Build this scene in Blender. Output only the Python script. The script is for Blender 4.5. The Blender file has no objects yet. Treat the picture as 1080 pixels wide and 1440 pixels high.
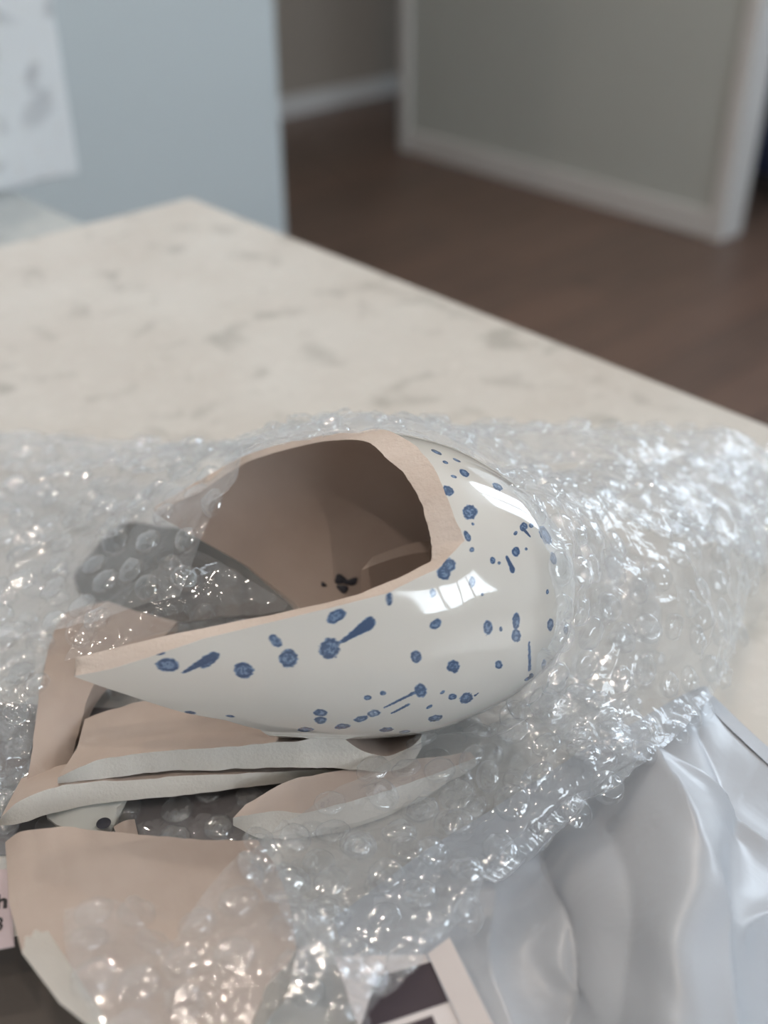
import bpy, math, random
import numpy as np
from mathutils import Vector, Matrix
random.seed(7)
rng = np.random.default_rng(7)
sc = bpy.context.scene
C = sc.collection

# ------------------------------------------------------------------ camera
F = 1500.0                      # focal length in pixels of the 1080x1440 frame
PITCH = math.radians(33.8)      # looking down
CT = 0.91                       # counter top height
CAMH = 0.25                     # camera above the counter
CAM = np.array([0.0, 0.0, CT + CAMH])
cam_d = bpy.data.cameras.new('camera')
cam_d.sensor_fit = 'HORIZONTAL'
cam_d.sensor_width = 36.0
cam_d.lens = F / 1080 * 36.0
cam_d.clip_start = 0.01
cam_d.dof.use_dof = True
cam_d.dof.focus_distance = 0.302
cam_d.dof.aperture_fstop = 9.0
cam = bpy.data.objects.new('camera', cam_d)
C.objects.link(cam)
cam.location = CAM
cam.rotation_euler = (math.pi / 2 - PITCH, 0, 0)
sc.camera = cam

# ------------------------------------------------------------------ world, light, exposure
w = bpy.data.worlds.new('world'); sc.world = w
w.use_nodes = True
bgn = w.node_tree.nodes['Background']
bgn.inputs[0].default_value = (0.80, 0.90, 1.0, 1)
bgn.inputs[1].default_value = 1.0
sc.view_settings.view_transform = 'Standard'
sc.view_settings.look = 'None'
sc.view_settings.gamma = 1.0
sc.view_settings.use_curve_mapping = False
sc.view_settings.exposure = -0.05
sc.cycles.transparent_max_bounces = 14
sc.cycles.max_bounces = 5
sc.cycles.use_light_tree = False
sc.cycles.diffuse_bounces = 3
sc.cycles.glossy_bounces = 2
sc.cycles.adaptive_threshold = 0.04
sc.cycles.sample_clamp_indirect = 6.0

# room axes: A runs away to the left, B runs away to the right
TH = math.radians(43.2)
AX = np.array([-math.sin(TH), math.cos(TH), 0.0])
BX = np.array([math.cos(TH), math.sin(TH), 0.0])
ROOMROT = TH                    # z rotation that turns local x to B and local y to A


def room(a, b, z=0.0):
    return AX * a + BX * b + np.array([0, 0, z])


def area(name, loc, target, sx, sy, power, col, shape='RECTANGLE'):
    d = bpy.data.lights.new(name, 'AREA')
    d.shape = shape; d.size = sx; d.size_y = sy; d.energy = power; d.color = col
    o = bpy.data.objects.new(name, d); C.objects.link(o)
    o.location = loc
    o.rotation_euler = (Vector(target) - Vector(loc)).to_track_quat('-Z', 'Y').to_euler()
    return o


# daylight entering at the two windows of the room (their frames are built below)
WIN1 = room(-2.40, 0.40, 2.0)           # wide window in the wall behind the camera, on the right
WIN2 = np.array([2.34, 2.60, 1.95])      # window ahead on the right, outside the frame
L1 = area('daylight_window', WIN1 - AX * 0.05, WIN1 + AX, 2.0, 0.85, 50, (0.80, 0.90, 1.0))
L2 = area('daylight_side_window', WIN2 + np.array([0.1, 0.11, 0]), (0.0, 0.0, 1.95), 0.9, 1.3, 36, (0.76, 0.88, 1.0))


# ------------------------------------------------------------------ helpers
def ray(u, v):
    x = (u - 540) / F; y = (720 - v) / F
    c, s = math.cos(PITCH), math.sin(PITCH)
    return np.array([x, c + y * s, -s + y * c])


def pix(u, v, h):
    """point h metres above the counter in the direction of a photo pixel"""
    d = ray(u, v)
    t = (h - CAMH) / d[2]
    return CAM + d * t


def pixd(u, v, dep):
    return CAM + ray(u, v) * dep


def project(P):
    q = P - CAM
    c, s = math.cos(PITCH), math.sin(PITCH)
    dep = q[..., 1] * c - q[..., 2] * s
    up = q[..., 1] * s + q[..., 2] * c
    return 540 + F * q[..., 0] / dep, 720 - F * up / dep


def cr(pts, n):
    """Catmull-Rom resample of k points (k x d array) to n points, even in arc length"""
    p = np.asarray(pts, float)
    if len(p) == 2:
        t = np.linspace(0, 1, n)[:, None]
        return p[0] * (1 - t) + p[1] * t
    q = np.vstack([2 * p[0] - p[1], p, 2 * p[-1] - p[-2]])
    out = []
    for i in range(len(p) - 1):
        t = np.linspace(0, 1, 24, endpoint=False)[:, None]
        a, b, c_, d = q[i], q[i + 1], q[i + 2], q[i + 3]
        out.append(0.5 * (2 * b + (c_ - a) * t + (2 * a - 5 * b + 4 * c_ - d) * t ** 2 + (3 * b - a - 3 * c_ + d) * t ** 3))
    out = np.vstack(out + [p[-1:]])
    s = np.concatenate([[0], np.cumsum(np.linalg.norm(np.diff(out, axis=0), axis=1))])
    x = np.linspace(0, s[-1], n)
    return np.stack([np.interp(x, s, out[:, k]) for k in range(out.shape[1])], 1)


def W(c):
    """list of (u, v, h in mm) to world points"""
    return np.array([pix(u, v, h / 1000.0) for u, v, h in c])


def noise3(P, seed=0):
    """smooth value noise, -1..1, P is (...,3)"""
    P = np.asarray(P, float)
    i = np.floor(P).astype(np.int64); f = P - i
    f = f * f * (3 - 2 * f)

    def hsh(x, y, z):
        n = (x * 73856093) ^ (y * 19349663) ^ (z * 83492791) ^ (seed * 2654435761)
        n = (n ^ (n >> 13)) * 1274126177 & 0x7fffffff
        n = (n ^ (n >> 16)) * 668265263 & 0x7fffffff
        return n / 0x3fffffff - 1.0
    r = 0
    for dx in (0, 1):
        for dy in (0, 1):
            for dz in (0, 1):
                wgt = (f[..., 0] if dx else 1 - f[..., 0]) * (f[..., 1] if dy else 1 - f[..., 1]) * (f[..., 2] if dz else 1 - f[..., 2])
                r = r + wgt * hsh(i[..., 0] + dx, i[..., 1] + dy, i[..., 2] + dz)
    return r


def fbm(P, seed=0, oct=3):
    r = 0; a = 1.0
    for k in range(oct):
        r = r + a * noise3(P * (2.03 ** k) + 17.3 * k, seed + k); a *= 0.5
    return r


def tag(o, label=None, cat=None, group=None, kind=None):
    if label: o['label'] = label
    if cat: o['category'] = cat
    if group: o['group'] = group
    if kind: o['kind'] = kind
    return o


def empty(name, loc, label, cat, group=None):
    o = bpy.data.objects.new(name, None); C.objects.link(o)
    o.location = loc; o.empty_display_size = 0.02
    tag(o, label, cat, group)
    return o


def mesh_obj(name, verts, faces, mats, parent=None, mi=None, smooth=True, origin=None):
    verts = np.asarray(verts, float)
    if origin is None:
        origin = np.array(parent.location) if parent is not None else verts.reshape(-1, 3).mean(0)
    me = bpy.data.meshes.new(name)
    me.from_pydata([tuple(v) for v in (verts - origin)], [], faces)
    if not isinstance(mats, (list, tuple)): mats = [mats]
    for m in mats: me.materials.append(m)
    if mi is not None: me.polygons.foreach_set('material_index', np.asarray(mi, np.int32))
    me.polygons.foreach_set('use_smooth', np.full(len(me.polygons), smooth))
    me.update()
    o = bpy.data.objects.new(name, me); C.objects.link(o)
    if parent is not None:
        o.parent = parent
    else:
        o.location = origin
    return o


def grid_faces(nr, nc, off=0, wrap=False, flip=False):
    fs = []
    for r in range(nr - 1):
        for c_ in range(nc if wrap else nc - 1):
            d = (c_ + 1) % nc
            q = (off + r * nc + c_, off + r * nc + d, off + (r + 1) * nc + d, off + (r + 1) * nc + c_)
            fs.append(q[::-1] if flip else q)
    return fs


def box(name, c0, c1, mat, parent=None, rot=0.0, loc=None, bevel=0.0):
    """axis box from c0 to c1 in the local frame (rot about z, origin loc)"""
    (x0, y0, z0), (x1, y1, z1) = c0, c1
    v = [(x0, y0, z0), (x1, y0, z0), (x1, y1, z0), (x0, y1, z0), (x0, y0, z1), (x1, y0, z1), (x1, y1, z1), (x0, y1, z1)]
    f = [(3, 2, 1, 0), (4, 5, 6, 7), (0, 1, 5, 4), (1, 2, 6, 5), (2, 3, 7, 6), (3, 0, 4, 7)]
    me = bpy.data.meshes.new(name); me.from_pydata(v, [], f); me.materials.append(mat)
    o = bpy.data.objects.new(name, me); C.objects.link(o)
    if parent is not None: o.parent = parent
    o.rotation_euler = (0, 0, rot)
    if loc is not None: o.location = loc
    if bevel:
        m = o.modifiers.new('bevel', 'BEVEL'); m.width = bevel; m.segments = 2
    return o


# ------------------------------------------------------------------ materials
def new_mat(name):
    m = bpy.data.materials.new(name); m.use_nodes = True
    nt = m.node_tree
    return m, nt, nt.nodes['Principled BSDF']


def N(nt, t, **kw):
    n = nt.nodes.new(t)
    for k, v in kw.items(): setattr(n, k, v)
    return n


def srgb(r, g, b):
    f = lambda c: (c / 255 / 12.92) if c / 255 <= 0.04045 else ((c / 255 + 0.055) / 1.055) ** 2.4
    return (f(r), f(g), f(b), 1)


def mix_col(nt, fac, a, b):
    m = N(nt, 'ShaderNodeMix', data_type='RGBA')
    if isinstance(fac, float): m.inputs[0].default_value = fac
    else: nt.links.new(fac, m.inputs[0])
    for s, x in ((m.inputs[6], a), (m.inputs[7], b)):
        if isinstance(x, tuple): s.default_value = x
        else: nt.links.new(x, s)
    return m.outputs[2]


def tex_noise(nt, scale, detail=4, rough=0.55, dist=0.0):
    tc = N(nt, 'ShaderNodeTexCoord'); n = N(nt, 'ShaderNodeTexNoise')
    n.inputs['Scale'].default_value = scale; n.inputs['Detail'].default_value = detail
    n.inputs['Roughness'].default_value = rough; n.inputs['Distortion'].default_value = dist
    nt.links.new(tc.outputs['Object'], n.inputs['Vector'])
    return n.outputs['Fac']


def ramp(nt, fac, p0, p1, c0=(0, 0, 0, 1), c1=(1, 1, 1, 1)):
    r = N(nt, 'ShaderNodeValToRGB')
    r.color_ramp.elements[0].position = p0; r.color_ramp.elements[0].color = c0
    r.color_ramp.elements[1].position = p1; r.color_ramp.elements[1].color = c1
    nt.links.new(fac, r.inputs[0])
    return r.outputs[0]


def bump(nt, bsdf, fac, strength, dist):
    b = N(nt, 'ShaderNodeBump'); b.inputs['Strength'].default_value = strength; b.inputs['Distance'].default_value = dist
    nt.links.new(fac, b.inputs['Height']); nt.links.new(b.outputs[0], bsdf.inputs['Normal'])


def plain(name, col, rough=0.6, var=0.06, scale=6.0, bstr=0.0, bscale=200.0, spec=0.5, bdist=0.001):
    m, nt, b = new_mat(name)
    lo = tuple(c * (1 - var) for c in col[:3]) + (1,); hi = tuple(min(1, c * (1 + var)) for c in col[:3]) + (1,)
    nt.links.new(mix_col(nt, tex_noise(nt, scale), lo, hi), b.inputs['Base Color'])
    b.inputs['Roughness'].default_value = rough
    b.inputs['Specular IOR Level'].default_value = spec
    if bstr: bump(nt, b, tex_noise(nt, bscale), bstr, bdist)
    return m


def marble_mat(name, base, warm, spot, scale=1.0, rough=0.22):
    m, nt, b = new_mat(name)
    c = mix_col(nt, ramp(nt, tex_noise(nt, 9 * scale, 5, 0.6), 0.35, 0.68), base, warm)
    c = mix_col(nt, ramp(nt, tex_noise(nt, 34 * scale, 3, 0.5, 0.4), 0.56, 0.70, (0, 0, 0, 1), (0.6, 0.6, 0.6, 1)), c, spot)
    c = mix_col(nt, ramp(nt, tex_noise(nt, 130 * scale, 4, 0.6), 0.5, 0.75, (0, 0, 0, 1), (0.35, 0.35, 0.35, 1)), c, srgb(232, 228, 222))
    nt.links.new(c, b.inputs['Base Color'])
    b.inputs['Roughness'].default_value = rough
    return m


M = {}
M['counter'] = marble_mat('cream_stone', srgb(216, 213, 207), srgb(205, 199, 191), srgb(160, 158, 150), 1.0, 0.3)
M['bench'] = marble_mat('grey_stone', srgb(190, 196, 196), srgb(180, 186, 186), srgb(130, 136, 136), 0.6, 0.35)
M['slab'] = marble_mat('white_stone', srgb(242, 246, 248), srgb(232, 237, 240), srgb(130, 134, 140), 0.7, 0.3)
M['wall_blue'] = plain('pale_blue_paint', srgb(202, 213, 217), 0.7, 0.02, 3)
M['wall_grey'] = plain('warm_grey_paint', srgb(208, 213, 208), 0.7, 0.02, 3)
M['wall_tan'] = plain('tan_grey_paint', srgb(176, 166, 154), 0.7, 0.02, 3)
M['trim'] = plain('white_trim_paint', srgb(236, 236, 234), 0.45, 0.02, 4)
M['ceiling'] = plain('white_ceiling_paint', srgb(238, 237, 234), 0.8, 0.02, 4)
M['navy'] = plain('navy_fabric', srgb(48, 56, 86), 0.8, 0.1, 10)
M['cabinet'] = plain('cabinet_paint', srgb(214, 214, 210), 0.5, 0.02, 4)


def wood():
    m, nt, b = new_mat('dark_brown_wood')
    tc = N(nt, 'ShaderNodeTexCoord'); mp = N(nt, 'ShaderNodeMapping'); mp.inputs['Scale'].default_value = (1.2, 9, 1)
    nt.links.new(tc.outputs['Object'], mp.inputs[0])
    br = N(nt, 'ShaderNodeTexBrick'); br.inputs['Scale'].default_value = 1.0
    br.inputs['Brick Width'].default_value = 1.6; br.inputs['Row Height'].default_value = 0.16; br.inputs['Mortar Size'].default_value = 0.003
    br.inputs['Color1'].default_value = srgb(124, 100, 88); br.inputs['Color2'].default_value = srgb(102, 86, 77); br.inputs['Mortar'].default_value = srgb(45, 36, 32)
    nt.links.new(tc.outputs['Object'], br.inputs['Vector'])
    n = N(nt, 'ShaderNodeTexNoise'); n.inputs['Scale'].default_value = 4; n.inputs['Detail'].default_value = 6
    nt.links.new(mp.outputs[0], n.inputs['Vector'])
    c = mix_col(nt, ramp(nt, n.outputs['Fac'], 0.3, 0.75, (0, 0, 0, 1), (0.6, 0.6, 0.6, 1)), br.outputs['Color'], srgb(134, 108, 94))
    nt.links.new(c, b.inputs['Base Color'])
    b.inputs['Roughness'].default_value = 0.42
    return m


M['wood'] = wood()


def bisque(name, c0, c1, bs=0.25):
    m, nt, b = new_mat(name)
    c = mix_col(nt, ramp(nt, tex_noise(nt, 28, 4, 0.6), 0.35, 0.7), c0, c1)
    nt.links.new(c, b.inputs['Base Color'])
    b.inputs['Roughness'].default_value = 0.62
    b.inputs['Specular IOR Level'].default_value = 0.3
    bump(nt, b, tex_noise(nt, 900, 3), bs, 0.0006)
    return m


M['inner'] = bisque('pink_bisque_interior', srgb(192, 176, 165), srgb(180, 162, 150), 0.08)
M['break'] = bisque('broken_bisque_edge', srgb(222, 207, 196), srgb(210, 192, 179), 0.5)
M['pale_break'] = bisque('pale_broken_edge', srgb(222, 217, 209), srgb(212, 205, 195), 0.35)
M['shadow_grey'] = plain('gap_shade_grey', srgb(70, 68, 66), 0.35, 0.1, 20)
M['grey_glaze'] = plain('grey_white_glaze', srgb(206, 206, 200), 0.25, 0.03, 14)


def glaze():
    m, nt, b = new_mat('cream_glaze_with_blue_spots')
    base = mix_col(nt, ramp(nt, tex_noise(nt, 12, 4), 0.35, 0.7), srgb(217, 213, 206), srgb(210, 205, 197))
    at = N(nt, 'ShaderNodeAttribute', attribute_name='spot')
    n1 = tex_noise(nt, 900, 3, 0.6)
    deep = mix_col(nt, ramp(nt, n1, 0.44, 0.56), srgb(72, 94, 126), srgb(118, 140, 170))
    # 'spot' is 0 outside, 1 at a spot's edge ring, 0.6 in its heart
    core = mix_col(nt, ramp(nt, at.outputs['Fac'], 0.60, 0.85), deep, srgb(66, 86, 118))
    fac = ramp(nt, at.outputs['Fac'], 0.12, 0.5)
    nt.links.new(mix_col(nt, fac, base, core), b.inputs['Base Color'])
    b.inputs['Roughness'].default_value = 0.07
    b.inputs['Coat Weight'].default_value = 1.0
    b.inputs['Coat Roughness'].default_value = 0.04
    bump(nt, b, tex_noise(nt, 60, 2), 0.03, 0.002)
    return m


M['glaze'] = glaze()
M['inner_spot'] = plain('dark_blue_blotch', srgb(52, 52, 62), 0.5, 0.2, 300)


def film(name, haze, edge, gloss, tint=(0.93, 0.95, 0.97, 1), bs=0.6, bsc=260):
    m, nt, b = new_mat(name)
    nt.nodes.remove(b)
    out = nt.nodes['Material Output']
    bp = N(nt, 'ShaderNodeBump'); bp.inputs['Strength'].default_value = bs; bp.inputs['Distance'].default_value = 0.0012
    tc = N(nt, 'ShaderNodeTexCoord')
    vo = N(nt, 'ShaderNodeTexNoise'); vo.inputs['Scale'].default_value = bsc; vo.inputs['Detail'].default_value = 1; vo.inputs['Distortion'].default_value = 0.8
    nt.links.new(tc.outputs['Object'], vo.inputs['Vector'])
    nt.links.new(vo.outputs['Fac'], bp.inputs['Height'])
    tr = N(nt, 'ShaderNodeBsdfTransparent'); tr.inputs[0].default_value = (0.975, 0.98, 0.985, 1)
    df = N(nt, 'ShaderNodeBsdfDiffuse'); df.inputs[0].default_value = tint
    tl = N(nt, 'ShaderNodeBsdfTranslucent'); tl.inputs[0].default_value = tint
    for x in (df, tl): nt.links.new(bp.outputs[0], x.inputs['Normal'])
    mm = N(nt, 'ShaderNodeMixShader'); mm.inputs[0].default_value = 0.4
    nt.links.new(df.outputs[0], mm.inputs[1]); nt.links.new(tl.outputs[0], mm.inputs[2])
    gl = N(nt, 'ShaderNodeBsdfAnisotropic'); gl.inputs['Roughness'].default_value = 0.065; gl.inputs[0].default_value = (1, 1, 1, 1)
    nt.links.new(bp.outputs[0], gl.inputs['Normal'])
    lw = N(nt, 'ShaderNodeLayerWeight'); lw.inputs[0].default_value = 0.5
    pw = N(nt, 'ShaderNodeMath', operation='POWER'); pw.inputs[1].default_value = 4.6
    nt.links.new(lw.outputs['Facing'], pw.inputs[0])
    mr = N(nt, 'ShaderNodeMapRange'); mr.inputs['To Min'].default_value = haze; mr.inputs['To Max'].default_value = edge
    nt.links.new(pw.outputs[0], mr.inputs[0])
    m1 = N(nt, 'ShaderNodeMixShader'); nt.links.new(mr.outputs[0], m1.inputs[0])
    nt.links.new(tr.outputs[0], m1.inputs[1]); nt.links.new(mm.outputs[0], m1.inputs[2])
    mg = N(nt, 'ShaderNodeMapRange'); mg.inputs['To Min'].default_value = gloss * 0.25; mg.inputs['To Max'].default_value = gloss
    nt.links.new(pw.outputs[0], mg.inputs[0])
    m2 = N(nt, 'ShaderNodeMixShader'); nt.links.new(mg.outputs[0], m2.inputs[0])
    nt.links.new(m1.outputs[0], m2.inputs[1]); nt.links.new(gl.outputs[0], m2.inputs[2])
    nt.links.new(m2.outputs[0], out.inputs[0])
    return m


M['film'] = film('clear_wrap_film', 0.16, 0.55, 0.40, bs=0.45)
M['bubble'] = film('clear_bubble_film', 0.05, 0.62, 0.6, bs=0.6, bsc=280)
M['thin_bubble'] = film('thin_clear_bubble_film', 0.03, 0.22, 0.3, bs=0.5)
M['soft'] = film('milky_wrap_film', 0.20, 0.55, 0.24, bs=0.35)
M['soft_bubble'] = film('milky_bubble_film', 0.05, 0.5, 0.34, bs=0.45)
M['thin'] = film('thin_clear_film', 0.10, 0.35, 0.28, bs=0.45)


def mailer():
    m, nt, b = new_mat('white_plastic_mailer')
    c = mix_col(nt, tex_noise(nt, 12, 3), srgb(186, 190, 197), srgb(176, 181, 188))
    nt.links.new(c, b.inputs['Base Color'])
    b.inputs['Roughness'].default_value = 0.32
    bump(nt, b, tex_noise(nt, 45, 3, 0.5, 0.6), 0.10, 0.006)
    return m


M['mailer'] = mailer()
M['paper'] = plain('white_card', srgb(218, 210, 208), 0.7, 0.02, 30)
M['ink'] = plain('dark_purple_ink', srgb(58, 46, 54), 0.6, 0.08, 40)
M['label_paper'] = plain('pinkish_label_paper', srgb(206, 190, 194), 0.7, 0.02, 30)
M['plum'] = plain('plum_shade', srgb(84, 74, 74), 0.6, 0.08, 30)
M['taupe'] = plain('taupe_shade', srgb(92, 84, 78), 0.7, 0.05, 30)
M['black_ink'] = plain('black_ink', srgb(40, 36, 40), 0.6, 0.05, 40)

# ------------------------------------------------------------------ room
fl = box('floor', (-6, -6, -0.05), (9, 9, 0.0), M['wood'], rot=ROOMROT)
tag(fl, kind='structure', label='dark brown wooden plank floor of the hallway')
ce = box('ceiling', (-6, -6, 2.75), (9, 9, 2.81), M['ceiling'], rot=ROOMROT)
tag(ce, kind='structure', label='white ceiling above the kitchen')


def floor_at(u, v):
    return pix(u, v, -CT)


# partition with white trims on the right
p0 = floor_at(573, 214); p1 = floor_at(1003, 333)
bpart = 0.5 * (p0 @ BX + p1 @ BX); a1 = p0 @ AX; a0 = p1 @ AX
wr = box('wall_right', (bpart, a0, 0), (bpart + 0.09, a1, 2.75), M['wall_grey'], rot=ROOMROT)
tag(wr, kind='structure', label='warm grey partition wall between two white corner trims')
tb = box('baseboard_right', (bpart - 0.015, a0 - 0.015, 0), (bpart, a1 + 0.005, 0.085), M['trim'], rot=ROOMROT, bevel=0.004)
tag(tb, kind='structure', label='white baseboard along the partition wall')
t1 = box('trim_1', (bpart - 0.022, a1, 0), (bpart + 0.105, a1 + 0.045, 2.75), M['trim'], rot=ROOMROT, bevel=0.004)
tag(t1, kind='structure', label='white door casing at the hallway end of the partition')
t2 = box('trim_2', (bpart - 0.022, a0 - 0.045, 0), (bpart + 0.105, a0 + 0.004, 2.75), M['trim'], rot=ROOMROT, bevel=0.004)
tag(t2, kind='structure', label='white corner trim at the near end of the partition')
# hallway far wall
q0 = floor_at(400, 166); q1 = floor_at(560, 128)
aw = 0.5 * (q0 @ AX + q1 @ AX)
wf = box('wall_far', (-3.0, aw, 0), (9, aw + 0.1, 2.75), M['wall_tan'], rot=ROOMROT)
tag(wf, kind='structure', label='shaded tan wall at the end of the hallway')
bf = box('baseboard_far', (-3.0, aw - 0.015, 0), (9, aw, 0.085), M['trim'], rot=ROOMROT)
tag(bf, kind='structure', label='white baseboard of the hallway wall')
# pale blue wall behind the counter end
k0 = pixd(398, 200, 2.0)
wl = box('wall_left', (-3.6, k0 @ AX, 0), (k0 @ BX, k0 @ AX + 0.12, 2.75), M['wall_blue'], rot=ROOMROT, bevel=0.01)
tag(wl, kind='structure', label='pale blue grey wall standing behind the counter end')
# enclosing walls outside the view
wb = box('wall_back', (-6, -2.6, 0), (9, -2.5, 2.75), M['ceiling'], rot=ROOMROT); tag(wb, kind='structure', label='white wall behind the camera')
ws = box('wall_side', (-3.7, -2.6, 0), (-3.6, 9, 2.75), M['ceiling'], rot=ROOMROT); tag(ws, kind='structure', label='white wall on the kitchen side')
# navy fabric seen past the corner trim
nv0 = floor_at(1075, 292)
nb = empty('armchair', (nv0[0] + 0.14, nv0[1] + 0.34, 0), 'dark navy upholstered seat past the right corner trim', 'armchair')
nb.rotation_euler = (0, 0, ROOMROT)
o = box('seat', (-0.3, -0.3, 0.08), (0.3, 0.3, 0.36), M['navy'], nb, bevel=0.04)
o = box('backrest', (0.18, -0.3, 0.36), (0.3, 0.3, 0.75), M['navy'], nb, bevel=0.04)
for sx in (-0.24, 0.24):
    for sy in (-0.24, 0.24):
        box('leg', (sx - 0.02, sy - 0.02, 0), (sx + 0.02, sy + 0.02, 0.09), M['ink'], nb)


# windows: frame, mullions and blind slats in front of the daylight
def window(n, centre, aim, wd, ht, nslat, ncol, label):
    d = Vector(aim) - Vector(centre); d.z = 0
    rz = math.atan2(d.y, d.x)
    e = bpy.data.objects.new(n, None); C.objects.link(e)
    e.location = centre; e.rotation_euler = (0, 0, rz); tag(e, label, kind='structure')
    f = 0.06
    for nm, c0, c1 in (('frame_side', (-.03, -wd / 2 - f, -ht / 2 - f), (.03, -wd / 2, ht / 2 + f)), ('frame_side', (-.03, wd / 2, -ht / 2 - f), (.03, wd / 2 + f, ht / 2 + f)),
                       ('frame_top', (-.03, -wd / 2, ht / 2), (.03, wd / 2, ht / 2 + f)), ('frame_sill', (-.03, -wd / 2, -ht / 2 - f), (.05, wd / 2, -ht / 2))):
        box(nm, c0, c1, M['trim'], e)
    for k in range(1, ncol):
        y = -wd / 2 + wd * k / ncol
        box('mullion', (-.02, y - .03, -ht / 2), (.02, y + .03, ht / 2), M['trim'], e)
    for k in range(nslat):
        z = -ht / 2 + ht * (k + .5) / nslat
        s = box('blind_slat', (.02, -wd / 2, z - .004), (.06, wd / 2, z + .004), M['trim'], e)
    return e


window('window_1', tuple(WIN1), tuple(WIN1 + AX), 2.0, 0.85, 14, 4, 'white framed window with blind slats behind the camera')
window('window_2', tuple(WIN2), (0, 0, 1.95), 0.9, 1.3, 0, 2, 'white framed window ahead on the right')

# warm ceiling downlights
def downlight(x, y, power, label):
    e = empty('ceiling_downlight', (x, y, 2.74), label, 'ceiling light', 'warm ceiling downlights')
    n = 24
    v = []; f = []
    for k in range(n):
        a = 2 * math.pi * k / n
        for r, z in ((.045, -.002), (.062, -.012), (.066, 0.01)): v.append((r * math.cos(a), r * math.sin(a), z))
    for k in range(n):
        j = (k + 1) % n
        for q in range(2): f.append((k * 3 + q, j * 3 + q, j * 3 + q + 1, k * 3 + q + 1))
    me = bpy.data.meshes.new('bezel'); me.from_pydata(v, [], f); me.materials.append(M['trim'])
    b = bpy.data.objects.new('bezel', me); C.objects.link(b); b.parent = e
    d = bpy.data.lights.new('downlight_beam', 'AREA'); d.shape = 'DISK'; d.size = 0.055; d.energy = power; d.color = (1.0, 0.86, 0.74)
    l = bpy.data.objects.new('downlight_beam', d); C.objects.link(l); l.parent = e; l.location = (0, 0, -0.006)


for x, y, p, lb in ((-0.25, 1.55, 5, 'added warm downlight ahead over the counter edge for sparkle'), (-1.35, 1.1, 5, 'added warm downlight over the stone bench for sparkle'),  # both added so the left bubble wrap catches glints
                    (-0.7, 0.9, 5, 'warm downlight over the far counter corner'), (-0.55, -0.35, 5, 'warm downlight behind the camera on the left'),
                    (0.45, -0.55, 5, 'warm downlight behind the camera on the right'), (0.25, 2.1, 10, 'warm downlight added over the hallway floor to brighten the partition')):  # hallway lamp added to brighten the partition and its trim
    downlight(x, y, p, lb)

# ------------------------------------------------------------------ counter
cc = pix(268, 276, 0.0)
ca, cb = cc @ AX, cc @ BX
co = empty('kitchen_counter', (cc[0], cc[1], 0), 'cream speckled stone kitchen counter under the bubble wrap', 'counter')
co.rotation_euler = (0, 0, ROOMROT)
box('countertop', (-2.2, -2.2, CT - 0.03), (0, 0, CT), M['counter'], co, bevel=0.003)
box('cabinet_base', (-2.15, -2.15, 0.1), (-0.25, -0.04, CT - 0.031), M['cabinet'], co)
box('plinth', (-2.1, -2.1, 0), (-0.3, -0.1, 0.1), M['ink'], co)
# lower stone bench behind, with upright slab
be = empty('stone_bench', (cc[0], cc[1], 0), 'grey stone bench behind the counter corner, cool and shaded', 'bench')
be.rotation_euler = (0, 0, ROOMROT)
BH = CT - 0.05
box('bench_top', (-2.0, 0.003, BH - 0.03), (-0.02, 0.36, BH), M['bench'], be, bevel=0.003)
box('bench_body', (-1.95, 0.02, 0.0), (-0.05, 0.34, BH - 0.031), M['cabinet'], be)
s1 = pix(114, 246, -0.05); s0 = pix(0, 265, -0.05)
sl = box('upright_slab', (-1.6, 0, 0), (0, 0.03, 0.62), M['slab'], None, rot=ROOMROT, loc=(s1[0], s1[1], BH + 0.0005), bevel=0.004)
tag(sl, 'upright pale marbled stone slab on the grey bench', 'stone slab')

# ------------------------------------------------------------------ broken vase
PX = 0.32 / F                    # metres per pixel at the vase
VO = pixd(540, 821, 0.32)
VD = np.array([1.0, 0.015, -0.10]); VD /= np.linalg.norm(VD)
VU = np.array([0, 0, 1.0]) - VD * VD[2]; VU /= np.linalg.norm(VU)
VN = -np.cross(VU, VD); VN /= np.linalg.norm(VN)
if VN[1] > 0: VN = -VN
PROF = np.array([(-560, 212), (-440, 219), (-340, 222), (-240, 222), (-140, 220), (-40, 217), (10, 212), (60, 204), (100, 192), (160, 163),
                 (200, 136), (230, 108), (250, 82), (258, 62), (261, 45), (262, 0)], float) * PX
pr = cr(PROF, 400)
pr[:, 0] = np.maximum.accumulate(pr[:, 0])
XB = pr[-1, 0]
TK = 19 * PX


def radius(x):
    return np.interp(x, pr[:, 0], pr[:, 1])


def vpt(x, ph, dr=0.0):
    r = np.maximum(radius(x) + dr, 0.0)
    return VO + x[..., None] * VD + (r * np.cos(ph))[..., None] * VN + (r * np.sin(ph))[..., None] * VU


def vhit(u, v, far=False, dr=0.0):
    """surface coordinates (x, phi) where the sight line of a pixel meets the vase body"""
    d = ray(u, v)
    t = np.linspace(0.2, 0.45, 6000)
    P = CAM + d * t[:, None] - VO
    x = P @ VD; y = P @ VN; z = P @ VU
    q = np.hypot(y, z) - np.where(x > XB, -1, radius(x) + dr)
    ins = np.where(q < 0)[0]
    if len(ins) == 0:
        i = int(np.argmin(q))
    else:
        i = ins[-1] if far else ins[0]
    return x[i], math.atan2(z[i], y[i])


near_o = [(104, 951), (154, 941), (219, 921), (287, 898), (380, 875), (471, 853), (546, 834), (616, 799), (653, 760)]
right_o = [(639, 728), (623, 684), (603, 648), (584, 627), (562, 613)]
near_low = [(184, 979), (258, 1002), (317, 1013), (367, 1026)]
near_i = [(104, 948), (105, 925), (178, 907), (228, 895), (332, 873), (380, 865), (440, 851), (507, 835), (560, 812), (606, 788)]
right_i = [(607, 768), (601, 735), (588, 696), (566, 663), (540, 641)]
R_ = math.radians


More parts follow.
